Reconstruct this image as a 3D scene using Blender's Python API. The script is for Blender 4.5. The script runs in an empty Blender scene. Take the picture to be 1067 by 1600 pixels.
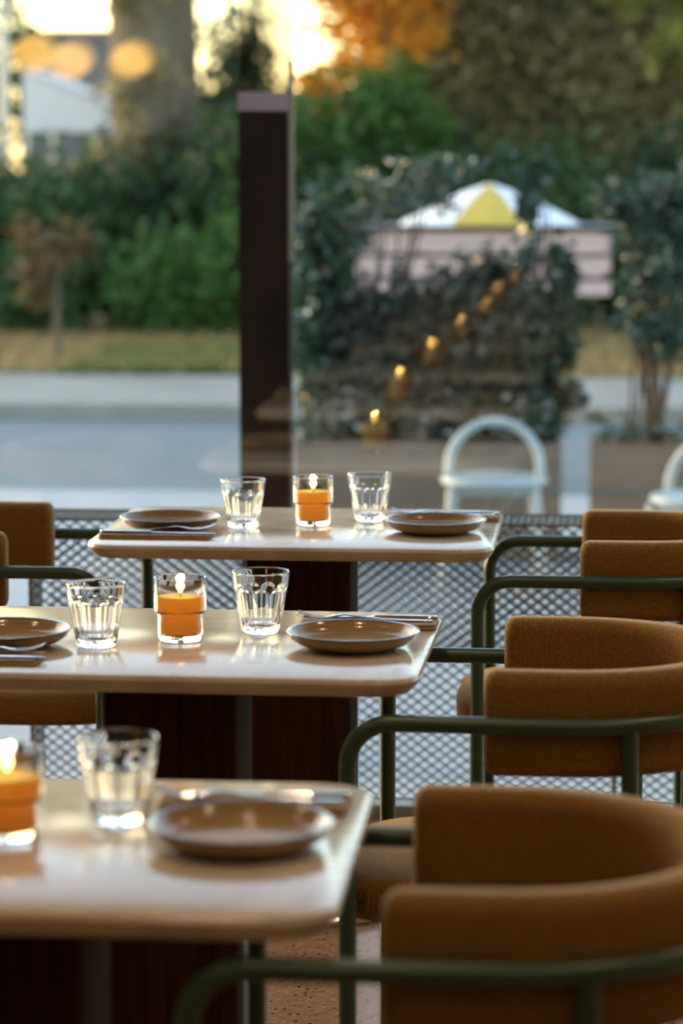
import bpy, math, random
import numpy as np
from mathutils import Vector, Matrix
random.seed(7)
rng = np.random.default_rng(11)
scene = bpy.context.scene
COL = scene.collection
PI = math.pi
R = math.radians

# ------------------------------------------------------------------ camera
EYE = 1.41
cam_d = bpy.data.cameras.new('camera')
cam = bpy.data.objects.new('camera', cam_d)
COL.objects.link(cam)
cam.location = (0, 0, EYE)
cam.rotation_euler = (R(90 - 7.2456), 0, R(5.3117))
cam_d.sensor_fit = 'VERTICAL'
cam_d.sensor_height = 36.0
cam_d.sensor_width = 24.0
cam_d.lens = 100.0
cam_d.clip_start = 0.05
cam_d.clip_end = 500
cam_d.dof.use_dof = True
cam_d.dof.focus_distance = 4.55
cam_d.dof.aperture_fstop = 3.6
scene.camera = cam

# ------------------------------------------------------------------ sky, exposure
world = bpy.data.worlds.new('dusk_sky')
scene.world = world
world.use_nodes = True
wn = world.node_tree
wn.nodes.clear()
sky = wn.nodes.new('ShaderNodeTexSky')
sky.sky_type = 'NISHITA'
sky.sun_disc = False
sky.sun_elevation = R(14.0)
sky.sun_rotation = R(-62.0)
sky.altitude = 50
sky.air_density = 1.1
sky.dust_density = 1.0
sky.ozone_density = 0.3
bg = wn.nodes.new('ShaderNodeBackground')
bg.inputs['Strength'].default_value = 0.88
wo = wn.nodes.new('ShaderNodeOutputWorld')
wn.links.new(sky.outputs[0], bg.inputs['Color'])
wn.links.new(bg.outputs[0], wo.inputs['Surface'])
vs = scene.view_settings
vs.view_transform = 'Standard'
vs.look = 'None'
vs.exposure = 0.0
vs.gamma = 1.0
vs.use_curve_mapping = False
scene.cycles.max_bounces = 14
scene.cycles.transmission_bounces = 12
scene.cycles.transparent_max_bounces = 32
scene.cycles.glossy_bounces = 6
scene.cycles.diffuse_bounces = 4
scene.cycles.sample_clamp_indirect = 6.0
scene.cycles.blur_glossy = 0.3
scene.cycles.caustics_refractive = True
scene.cycles.caustics_reflective = False

# ------------------------------------------------------------------ mesh helper
class MB:
    def __init__(s):
        s.v = []; s.f = []; s.uv = None
    def add(s, vs_, fs):
        o = len(s.v)
        s.v += [tuple(map(float, p)) for p in vs_]
        s.f += [tuple(i + o for i in f) for f in fs]
        return s
    def box(s, x0, x1, y0, y1, z0, z1):
        return s.add([(x0,y0,z0),(x1,y0,z0),(x1,y1,z0),(x0,y1,z0),(x0,y0,z1),(x1,y0,z1),(x1,y1,z1),(x0,y1,z1)],
                     [(0,3,2,1),(4,5,6,7),(0,1,5,4),(1,2,6,5),(2,3,7,6),(3,0,4,7)])
    def tube(s, path, r, n=14, caps=True):
        P = [Vector(p) for p in path]
        rs = r if isinstance(r, (list, tuple)) else [r] * len(P)
        T = []
        for i in range(len(P)):
            a = P[max(i - 1, 0)]; b = P[min(i + 1, len(P) - 1)]
            T.append((b - a).normalized())
        u = T[0].orthogonal().normalized()
        vs_ = []; fs = []
        for i, p in enumerate(P):
            if i:
                q = T[i - 1].rotation_difference(T[i]); u = q @ u
            u = (u - T[i] * u.dot(T[i])).normalized()
            w = T[i].cross(u)
            for k in range(n):
                a = 2 * PI * k / n
                vs_.append(p + (u * math.cos(a) + w * math.sin(a)) * rs[i])
        for i in range(len(P) - 1):
            for k in range(n):
                k2 = (k + 1) % n
                fs.append((i*n + k, i*n + k2, (i+1)*n + k2, (i+1)*n + k))
        if caps:
            fs.append(tuple(range(n - 1, -1, -1)))
            fs.append(tuple((len(P) - 1) * n + k for k in range(n)))
        return s.add(vs_, fs)
    def lathe(s, prof, n=48, cx=0, cy=0):
        # prof: list of (r, z); r == 0 closes to a pole
        vs_ = []; fs = []; rows = []
        for (r, z) in prof:
            if r <= 1e-7:
                rows.append([len(vs_)]); vs_.append((cx, cy, z))
            else:
                row = []
                for k in range(n):
                    a = 2 * PI * k / n
                    row.append(len(vs_)); vs_.append((cx + r * math.cos(a), cy + r * math.sin(a), z))
                rows.append(row)
        for a, b in zip(rows[:-1], rows[1:]):
            for k in range(n):
                k2 = (k + 1) % n
                if len(a) == 1 and len(b) == 1: continue
                if len(a) == 1: fs.append((a[0], b[k2], b[k]))
                elif len(b) == 1: fs.append((a[k], a[k2], b[0]))
                else: fs.append((a[k], a[k2], b[k2], b[k]))
        return s.add(vs_, fs)
    def rings(s, rings, close_ends=True):
        n = len(rings[0]); vs_ = [p for r in rings for p in r]; fs = []
        for i in range(len(rings) - 1):
            for k in range(n):
                k2 = (k + 1) % n
                fs.append((i*n + k, i*n + k2, (i+1)*n + k2, (i+1)*n + k))
        if close_ends:
            fs.append(tuple(range(n - 1, -1, -1)))
            fs.append(tuple((len(rings) - 1) * n + k for k in range(n)))
        return s.add(vs_, fs)
    def mesh(s, name, smooth=True, angle=40):
        me = bpy.data.meshes.new(name)
        me.from_pydata(s.v, [], s.f)
        me.validate()
        if s.uv is not None and len(s.uv) == len(s.v):
            lay = me.uv_layers.new(name='UVMap')
            idx = np.empty(len(me.loops), np.int32); me.loops.foreach_get('vertex_index', idx)
            lay.data.foreach_set('uv', np.array(s.uv, np.float32)[idx].ravel())
        if smooth:
            me.polygons.foreach_set('use_smooth', [True] * len(me.polygons))
            me.set_sharp_from_angle(angle=R(angle))
        me.update()
        return me
    def build(s, name, mat, parent=None, smooth=True, angle=40):
        return link(name, s.mesh(name, smooth, angle), mat, parent)

def link(name, me, mat=None, parent=None):
    o = bpy.data.objects.new(name, me)
    if mat is not None and not me.materials: me.materials.append(mat)
    COL.objects.link(o)
    if parent is not None: o.parent = parent
    return o
def tag(o, label=None, cat=None, group=None, kind=None):
    if label: o['label'] = label
    if cat: o['category'] = cat
    if group: o['group'] = group
    if kind: o['kind'] = kind
    return o
def thing(name, label, cat, loc=(0,0,0), rz=0, group=None):
    o = bpy.data.objects.new(name, None)
    o.empty_display_size = 0.05
    COL.objects.link(o)
    o.location = loc; o.rotation_euler = (0, 0, rz)
    return tag(o, label, cat, group)
def copy_tree(o, parent=None):
    c = o.copy(); COL.objects.link(c); c.parent = parent
    for ch in list(o.children): copy_tree(ch, c)
    return c
def place(proto, used, loc, rz, label, group=None):
    o = proto if not used else copy_tree(proto)
    used.append(1)
    o.location = loc; o.rotation_euler = (0, 0, rz); o['label'] = label
    if group: o['group'] = group
    return o

# ------------------------------------------------------------------ materials
def newmat(name):
    m = bpy.data.materials.new(name); m.use_nodes = True
    nt = m.node_tree
    return m, nt, nt.nodes['Principled BSDF']
def N(nt, t, **kw):
    n = nt.nodes.new(t)
    for k, v in kw.items(): setattr(n, k, v)
    return n
def ramp(nt, stops):
    r = nt.nodes.new('ShaderNodeValToRGB')
    while len(r.color_ramp.elements) < len(stops): r.color_ramp.elements.new(0.5)
    for e, (p, c) in zip(r.color_ramp.elements, stops):
        e.position = p; e.color = (*c, 1)
    return r
def mottled(name, c1, c2, scale=8, rough=0.5, bump=0.0, bscale=None, spec=0.5, metal=0.0, stretch=None, coat=0.0, sheen=0.0, detail=4):
    m, nt, b = newmat(name)
    tc = N(nt, 'ShaderNodeTexCoord'); mp = N(nt, 'ShaderNodeMapping')
    nt.links.new(tc.outputs['Object'], mp.inputs[0])
    if stretch: mp.inputs['Scale'].default_value = stretch
    no = N(nt, 'ShaderNodeTexNoise'); no.inputs['Scale'].default_value = scale; no.inputs['Detail'].default_value = detail
    nt.links.new(mp.outputs[0], no.inputs['Vector'])
    r = ramp(nt, [(0.32, c1), (0.68, c2)])
    nt.links.new(no.outputs['Fac'], r.inputs[0]); nt.links.new(r.outputs[0], b.inputs['Base Color'])
    b.inputs['Roughness'].default_value = rough; b.inputs['Metallic'].default_value = metal
    b.inputs['Specular IOR Level'].default_value = spec
    if coat: b.inputs['Coat Weight'].default_value = coat; b.inputs['Coat Roughness'].default_value = 0.08
    if sheen: b.inputs['Sheen Weight'].default_value = sheen; b.inputs['Sheen Roughness'].default_value = 0.4
    if bump:
        n2 = N(nt, 'ShaderNodeTexNoise'); n2.inputs['Scale'].default_value = bscale or scale * 4
        nt.links.new(mp.outputs[0], n2.inputs['Vector'])
        bp = N(nt, 'ShaderNodeBump'); bp.inputs['Strength'].default_value = bump; bp.inputs['Distance'].default_value = 0.01
        nt.links.new(n2.outputs['Fac'], bp.inputs['Height']); nt.links.new(bp.outputs[0], b.inputs['Normal'])
    return m

def fabric_mat(name, c1, c2):
    m, nt, b = newmat(name)
    uv = N(nt, 'ShaderNodeUVMap'); sep = N(nt, 'ShaderNodeSeparateXYZ')
    nt.links.new(uv.outputs[0], sep.inputs[0])
    mul = N(nt, 'ShaderNodeMath', operation='MULTIPLY'); mul.inputs[1].default_value = 2 * PI / 0.0042
    nt.links.new(sep.outputs[0], mul.inputs[0])
    si = N(nt, 'ShaderNodeMath', operation='SINE'); nt.links.new(mul.outputs[0], si.inputs[0])
    tc = N(nt, 'ShaderNodeTexCoord')
    no = N(nt, 'ShaderNodeTexNoise'); no.inputs['Scale'].default_value = 220; no.inputs['Detail'].default_value = 3
    nt.links.new(tc.outputs['Object'], no.inputs['Vector'])
    ma = N(nt, 'ShaderNodeMath', operation='MULTIPLY_ADD'); ma.inputs[1].default_value = 0.17
    nt.links.new(si.outputs[0], ma.inputs[0]); nt.links.new(no.outputs['Fac'], ma.inputs[2])
    r = ramp(nt, [(0.25, c1), (0.75, c2)])
    nt.links.new(ma.outputs[0], r.inputs[0]); nt.links.new(r.outputs[0], b.inputs['Base Color'])
    bp = N(nt, 'ShaderNodeBump'); bp.inputs['Strength'].default_value = 0.6; bp.inputs['Distance'].default_value = 0.0015
    nt.links.new(ma.outputs[0], bp.inputs['Height']); nt.links.new(bp.outputs[0], b.inputs['Normal'])
    b.inputs['Roughness'].default_value = 0.9
    b.inputs['Specular IOR Level'].default_value = 0.2
    b.inputs['Sheen Weight'].default_value = 0.5; b.inputs['Sheen Roughness'].default_value = 0.35
    b.inputs['Sheen Tint'].default_value = (1.0, 0.75, 0.5, 1)
    return m

def marble_mat():
    m, nt, b = newmat('honed_marble')
    tc = N(nt, 'ShaderNodeTexCoord')
    n1 = N(nt, 'ShaderNodeTexNoise'); n1.inputs['Scale'].default_value = 5; n1.inputs['Detail'].default_value = 8; n1.inputs['Distortion'].default_value = 1.2
    nt.links.new(tc.outputs['Object'], n1.inputs['Vector'])
    r1 = ramp(nt, [(0.30, (0.46, 0.38, 0.29)), (0.55, (0.58, 0.50, 0.40)), (0.8, (0.65, 0.58, 0.48))])
    nt.links.new(n1.outputs['Fac'], r1.inputs[0])
    n2 = N(nt, 'ShaderNodeTexNoise'); n2.inputs['Scale'].default_value = 9; n2.inputs['Detail'].default_value = 9; n2.inputs['Distortion'].default_value = 2.5
    nt.links.new(tc.outputs['Object'], n2.inputs['Vector'])
    r2 = ramp(nt, [(0.475, (1, 1, 1)), (0.5, (0.42, 0.38, 0.34)), (0.525, (1, 1, 1))])
    nt.links.new(n2.outputs['Fac'], r2.inputs[0])
    n3 = N(nt, 'ShaderNodeTexNoise'); n3.inputs['Scale'].default_value = 4
    nt.links.new(tc.outputs['Object'], n3.inputs['Vector'])
    r3 = ramp(nt, [(0.5, (0, 0, 0)), (0.72, (0.8, 0.8, 0.8))])
    nt.links.new(n3.outputs['Fac'], r3.inputs[0])
    mx = N(nt, 'ShaderNodeMix', data_type='RGBA', blend_type='MULTIPLY')
    nt.links.new(r3.outputs[0], mx.inputs[0]); nt.links.new(r1.outputs[0], mx.inputs[6]); nt.links.new(r2.outputs[0], mx.inputs[7])
    nt.links.new(mx.outputs[2], b.inputs['Base Color'])
    b.inputs['Roughness'].default_value = 0.16
    b.inputs['Specular IOR Level'].default_value = 0.55
    return m

def terrazzo_mat():
    m, nt, b = newmat('terrazzo')
    tc = N(nt, 'ShaderNodeTexCoord')
    n1 = N(nt, 'ShaderNodeTexNoise'); n1.inputs['Scale'].default_value = 60; n1.inputs['Detail'].default_value = 3
    nt.links.new(tc.outputs['Object'], n1.inputs['Vector'])
    r1 = ramp(nt, [(0.35, (0.30, 0.17, 0.09)), (0.65, (0.40, 0.25, 0.15))])
    nt.links.new(n1.outputs['Fac'], r1.inputs[0])
    vo = N(nt, 'ShaderNodeTexVoronoi'); vo.inputs['Scale'].default_value = 75
    nt.links.new(tc.outputs['Object'], vo.inputs['Vector'])
    r2 = ramp(nt, [(0.22, (1, 1, 1)), (0.27, (0, 0, 0))])
    nt.links.new(vo.outputs['Distance'], r2.inputs[0])
    sp = N(nt, 'ShaderNodeSeparateColor'); nt.links.new(vo.outputs['Color'], sp.inputs[0])
    r3 = ramp(nt, [(0.0, (0.02, 0.015, 0.012)), (0.35, (0.05, 0.035, 0.03)), (0.40, (0.42, 0.27, 0.17)), (0.8, (0.5, 0.36, 0.25))])
    nt.links.new(sp.outputs[0], r3.inputs[0])
    mx = N(nt, 'ShaderNodeMix', data_type='RGBA')
    nt.links.new(r2.outputs[0], mx.inputs[0]); nt.links.new(r1.outputs[0], mx.inputs[6]); nt.links.new(r3.outputs[0], mx.inputs[7])
    nt.links.new(mx.outputs[2], b.inputs['Base Color'])
    b.inputs['Roughness'].default_value = 0.22
    return m

def wood_mat(name, c1, c2):
    m, nt, b = newmat(name)
    tc = N(nt, 'ShaderNodeTexCoord'); mp = N(nt, 'ShaderNodeMapping')
    mp.inputs['Scale'].default_value = (45, 45, 1.6)
    nt.links.new(tc.outputs['Object'], mp.inputs[0])
    no = N(nt, 'ShaderNodeTexNoise'); no.inputs['Scale'].default_value = 2.2; no.inputs['Detail'].default_value = 6
    nt.links.new(mp.outputs[0], no.inputs['Vector'])
    r = ramp(nt, [(0.3, c1), (0.7, c2)])
    nt.links.new(no.outputs['Fac'], r.inputs[0]); nt.links.new(r.outputs[0], b.inputs['Base Color'])
    b.inputs['Roughness'].default_value = 0.8
    b.inputs['Specular IOR Level'].default_value = 0.06
    return m

def glass_mat(name, color=(1, 1, 1), rough=0.0):
    m, nt, b = newmat(name)
    b.inputs['Base Color'].default_value = (*color, 1)
    b.inputs['Transmission Weight'].default_value = 1.0
    b.inputs['Roughness'].default_value = rough
    b.inputs['IOR'].default_value = 1.48
    return m

def pane_mat(name, refl, tint=(1, 1, 1)):
    m, nt, b = newmat(name)
    nt.nodes.remove(b)
    tr = N(nt, 'ShaderNodeBsdfTransparent'); tr.inputs[0].default_value = (*tint, 1)
    gl = N(nt, 'ShaderNodeBsdfGlossy'); gl.inputs['Roughness'].default_value = 0.0
    mx = N(nt, 'ShaderNodeMixShader'); mx.inputs[0].default_value = refl
    nt.links.new(tr.outputs[0], mx.inputs[1]); nt.links.new(gl.outputs[0], mx.inputs[2])
    nt.links.new(mx.outputs[0], nt.nodes['Material Output'].inputs[0])
    return m

def emit_mat(name, color, strength):
    m, nt, b = newmat(name)
    b.inputs['Base Color'].default_value = (*color, 1)
    b.inputs['Emission Color'].default_value = (*color, 1)
    b.inputs['Emission Strength'].default_value = strength
    return m

def leaf_mat(name, c1, c2, trans=0.35, rough=0.5, spec=0.4):
    m, nt, b = newmat(name)
    at = N(nt, 'ShaderNodeAttribute', attribute_name='leaf')
    r = ramp(nt, [(0.0, c1), (1.0, c2)])
    nt.links.new(at.outputs['Fac'], r.inputs[0])
    nt.links.new(r.outputs[0], b.inputs['Base Color'])
    b.inputs['Roughness'].default_value = rough
    b.inputs['Specular IOR Level'].default_value = spec
    tl = N(nt, 'ShaderNodeBsdfTranslucent'); nt.links.new(r.outputs[0], tl.inputs[0])
    mx = N(nt, 'ShaderNodeMixShader'); mx.inputs[0].default_value = trans
    nt.links.new(b.outputs[0], mx.inputs[1]); nt.links.new(tl.outputs[0], mx.inputs[2])
    nt.links.new(mx.outputs[0], nt.nodes['Material Output'].inputs[0])
    return m

def flat(name, c, rough=0.5, metal=0.0, spec=0.5):
    return mottled(name, tuple(x * 0.93 for x in c), tuple(min(1, x * 1.07) for x in c), 14, rough, metal=metal, spec=spec)

M = {}
M['marble'] = marble_mat()
M['terrazzo'] = terrazzo_mat()
M['walnut'] = wood_mat('dark_walnut', (0.020, 0.0075, 0.0035), (0.050, 0.020, 0.009))
M['steel'] = mottled('brushed_steel', (0.55, 0.56, 0.57), (0.66, 0.67, 0.68), 20, 0.22, metal=1.0)
M['cutlery'] = mottled('polished_steel', (0.62, 0.61, 0.60), (0.72, 0.71, 0.70), 30, 0.12, metal=1.0)
M['green'] = mottled('green_enamel', (0.022, 0.056, 0.034), (0.027, 0.066, 0.040), 18, 0.34)
M['fabric'] = fabric_mat('mustard_corduroy', (0.135, 0.066, 0.012), (0.245, 0.128, 0.028))
M['glass'] = glass_mat('clear_glass')
M['plate'] = mottled('tan_glaze', (0.26, 0.17, 0.075), (0.30, 0.20, 0.09), 12, 0.16, coat=0.1, spec=0.4)
M['plate_rim'] = mottled('blue_rim_glaze', (0.05, 0.07, 0.09), (0.08, 0.11, 0.13), 20, 0.12, coat=0.6)
M['napkin'] = mottled('tan_linen', (0.30, 0.20, 0.12), (0.38, 0.26, 0.16), 60, 0.85, bump=0.3, bscale=500)
M['wick'] = flat('charred_wick', (0.02, 0.015, 0.01), 0.9)
M['flame'] = emit_mat('candle_flame', (1.0, 0.50, 0.12), 800)
M['mesh'] = mottled('grey_steel_mesh', (0.085, 0.105, 0.115), (0.115, 0.14, 0.15), 8, 0.5, metal=0.3)
M['white_metal'] = flat('white_enamel', (0.37, 0.42, 0.42), 0.4)
M['pane'] = pane_mat('window_glass', 0.046, (0.985, 0.992, 0.99))
M['plaster'] = mottled('warm_plaster', (0.30, 0.24, 0.18), (0.36, 0.29, 0.22), 3, 0.8)
M['dark_plaster'] = mottled('umber_plaster', (0.10, 0.07, 0.05), (0.13, 0.09, 0.065), 3, 0.8)
M['ceiling'] = mottled('ceiling_paint', (0.50, 0.42, 0.34), (0.56, 0.48, 0.40), 3, 0.85)
M['black'] = flat('black_metal', (0.012, 0.012, 0.013), 0.45)

def wax_mat():
    m, nt, b = newmat('amber_wax')
    b.inputs['Base Color'].default_value = (1.0, 0.58, 0.06, 1)
    b.inputs['Subsurface Weight'].default_value = 1.0
    b.inputs['Subsurface Radius'].default_value = (1.0, 0.40, 0.06)
    b.inputs['Subsurface Scale'].default_value = 0.06
    b.inputs['Roughness'].default_value = 0.45
    tl = N(nt, 'ShaderNodeBsdfTranslucent'); tl.inputs[0].default_value = (1.0, 0.64, 0.10, 1)
    mx = N(nt, 'ShaderNodeMixShader'); mx.inputs[0].default_value = 0.6
    nt.links.new(b.outputs[0], mx.inputs[1]); nt.links.new(tl.outputs[0], mx.inputs[2])
    nt.links.new(mx.outputs[0], nt.nodes['Material Output'].inputs[0])
    return m
M['wax'] = wax_mat()

# ------------------------------------------------------------------ the room
WY = 5.92            # window plane
ZT = 0.71            # table top height
fl = MB().box(-4.6, 3.4, -6.5, WY + 0.03, -0.12, 0.0).build('floor', M['terrazzo'], smooth=False)
tag(fl, 'glossy terracotta terrazzo floor with dark stone chips', kind='structure')
o = MB().box(-4.6, 3.4, -6.5, WY + 0.03, 3.05, 3.15).build('ceiling', M['ceiling'], smooth=False)
tag(o, 'warm painted flat ceiling of the dining room', kind='structure')
o = MB().box(-4.72, -4.6, -6.5, WY + 0.03, -0.12, 3.15).build('wall_left', M['plaster'], smooth=False)
tag(o, 'beige plastered side wall beyond the table row', kind='structure')
o = MB().box(3.4, 3.52, -6.5, WY + 0.03, -0.12, 3.15).build('wall_right', M['plaster'], smooth=False)
tag(o, 'beige plastered side wall behind the right-side chairs'.replace('right-side ', ''), kind='structure')
o = MB().box(-4.72, 3.52, -6.62, -6.5, -0.12, 3.15).build('wall_back', M['dark_plaster'], smooth=False)
tag(o, 'dark umber plastered wall opposite the window', kind='structure')

# window: frame, two sheets of glass set a hair out of parallel
win = thing('window_1', 'full height street window of clear double glass', None, (0, WY, 0))
win['kind'] = 'structure'
fr = MB().box(-4.6, 3.4, -0.02, 0.05, 2.95, 3.05).build('window_head', M['black'], win, smooth=False)
fr = MB().box(-4.6, 3.4, -0.015, 0.045, 0.0, 0.028).build('bottom_rail', M['white_metal'], win, smooth=False)
for xx in (-4.6, 1.5, 3.32):
    MB().box(xx, xx + 0.07, -0.02, 0.05, 0.028, 2.95).build('mullion', M['black'], win, smooth=False)
PANE_ROT = R(-0.47)
for k, (yy, dz, dx) in enumerate(((0.0, 0.0, 0.0), (0.022, 0.0016, -0.0016))):
    for (x0, x1) in ((-4.52, 1.49), (1.58, 3.31)):
        cx = -0.6 if x0 < 0 else 2.4
        p = MB().box(x0 - cx, x1 - cx, -0.0015, 0.0015, -1.44, 1.44).build('glass_pane', M['pane'], win, smooth=False)
        p.location = (cx, yy, 1.49)
        p.rotation_euler = (R(0.06) + dz, 0, PANE_ROT + dx) if x0 < 0 else (0, 0, 0)

# recessed ceiling lamps: real downlights above the tables and the aisle
def downlight(x, y, power, label):
    t = thing('ceiling_lamp', label, 'ceiling lamp', (x, y, 3.05), 0, 'recessed ceiling lamps')
    MB().lathe([(0.10, 0.0), (0.10, -0.012), (0.085, -0.016), (0.08, -0.004), (0.08, 0.0)], 28).build('trim_ring', M['black'], t)
    MB().lathe([(0, -0.006), (0.079, -0.006), (0.079, -0.001), (0, -0.001)], 24).build('diffuser', emit_mat('lamp_diffuser', (1, 0.72, 0.42), 2.0) if 'lamp_diffuser' not in bpy.data.materials else bpy.data.materials['lamp_diffuser'], t)
    ld = bpy.data.lights.new('downlight', 'AREA'); ld.shape = 'DISK'; ld.size = 0.16; ld.energy = power
    ld.color = (1.0, 0.74, 0.46); ld.spread = R(150)
    lo = bpy.data.objects.new('downlight', ld); COL.objects.link(lo); lo.parent = t; lo.location = (0, 0, -0.02)
    return t
LAMP_W = 6.0
for i, (x, y) in enumerate([(0.9, 4.6), (0.9, 2.6), (0.9, 0.4), (-0.6, 1.4), (-0.6, 3.4), (-2.4, 3.6), (-2.4, 0.6), (-0.6, -1.4)]):
    downlight(x, y, LAMP_W, 'round recessed warm ceiling lamp above the dining tables')

# pendant globes at the back of the room; the window mirrors them
def pendant(x, y, z, d, label):
    t = thing('pendant_lamp', label, 'pendant lamp', (x, y, z), 0, 'globe pendants at the back of the room')
    MB().tube([(0, 0, d * 0.45), (0, 0, 3.05 - z - 0.02)], 0.004, 8).build('cord', M['black'], t)
    MB().lathe([(0, 3.05 - z), (0.05, 3.05 - z), (0.045, 3.05 - z - 0.025), (0, 3.05 - z - 0.028)], 24).build('canopy', M['black'], t)
    MB().lathe([(0, d * 0.5), (0.02, d * 0.5), (0.022, d * 0.42), (0, d * 0.42)], 20).build('socket_cap', M['black'], t)
    prof = [(0 if i in (0, 16) else d * 0.5 * math.sin(PI * i / 16), -d * 0.43 * math.cos(PI * i / 16)) for i in range(17)]
    MB().lathe(prof, 32).build('globe_shade', M['globe'], t)
M['globe'] = emit_mat('lit_amber_globe', (1.0, 0.52, 0.10), 7.0)
for (px, pz, d) in ((-2.70, 1.86, 0.21), (-3.16, 1.885, 0.22), (-3.03, 1.855, 0.22)):
    yy = -3.3 if px != -3.16 else -3.0
    pendant(px, yy, pz, d, 'amber glass globe pendant lamp hanging on a thin cord')

# ------------------------------------------------------------------ tables
def rrect(hx, hy, r, n=8):
    pts = []
    for (cx, cy, a0) in ((hx - r, hy - r, 0), (-hx + r, hy - r, 90), (-hx + r, -hy + r, 180), (hx - r, -hy + r, 270)):
        for k in range(n + 1):
            a = R(a0 + 90 * k / n)
            pts.append((cx + r * math.cos(a), cy + r * math.sin(a)))
    return pts
HX, HY = 0.368, 0.284
def make_table():
    t = thing('dining_table', '', 'table', group='marble dining tables')
    stations = [(-0.045, -0.028), (-0.014, -0.026), (-0.004, -0.016), (0.0, -0.007), (-0.002, -0.002), (-0.006, 0.0)]
    rings = []
    for (ins, z) in stations:
        rings.append([(x, y, z) for x, y in rrect(HX + ins, HY + ins, 0.062 + ins * 0.6)])
    top = MB().rings(rings).build('table_top', M['marble'], t, angle=30); top.location.z = ZT
    col = MB().rings([[(x, y, z) for x, y in rrect(0.0975 - i, 0.0975 - i, 0.022, 8)] for z, i in ((0.028, 0.0), (ZT - 0.029, 0.0))]).build('column', M['walnut'], t)
    MB().box(-0.16, 0.16, -0.03, 0.03, ZT - 0.034, ZT - 0.027).build('mounting_plate', M['black'], t, smooth=False)
    MB().lathe([(0, 0.0), (0.232, 0.0), (0.235, 0.004), (0.235, 0.012), (0.230, 0.017), (0.19, 0.020), (0.186, 0.026), (0.12, 0.030), (0, 0.030)], 72).build('base_disc', M['steel'], t, angle=25)
    return t
T3 = (-0.562, 5.262); T2 = (-0.610, 4.005); T1 = (-0.612, 2.812)
tproto = make_table(); tused = []
place(tproto, tused, (*T3, 0), 0, 'marble topped dining table standing beside the mesh screen')
place(tproto, tused, (*T2, 0), R(-0.8), 'marble topped dining table in the middle between two laid tables')
place(tproto, tused, (*T1, 0), R(0.5), 'marble topped dining table farthest from the window of the laid tables')
EXTRA = [(-0.61, 1.6), (-0.61, 0.4), (-0.61, -0.8), (-0.61, -2.0)]
for (x, y) in EXTRA:
    place(tproto, tused, (x, y, 0), 0, 'marble dining table further back in the row, mirrored in the window')

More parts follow.
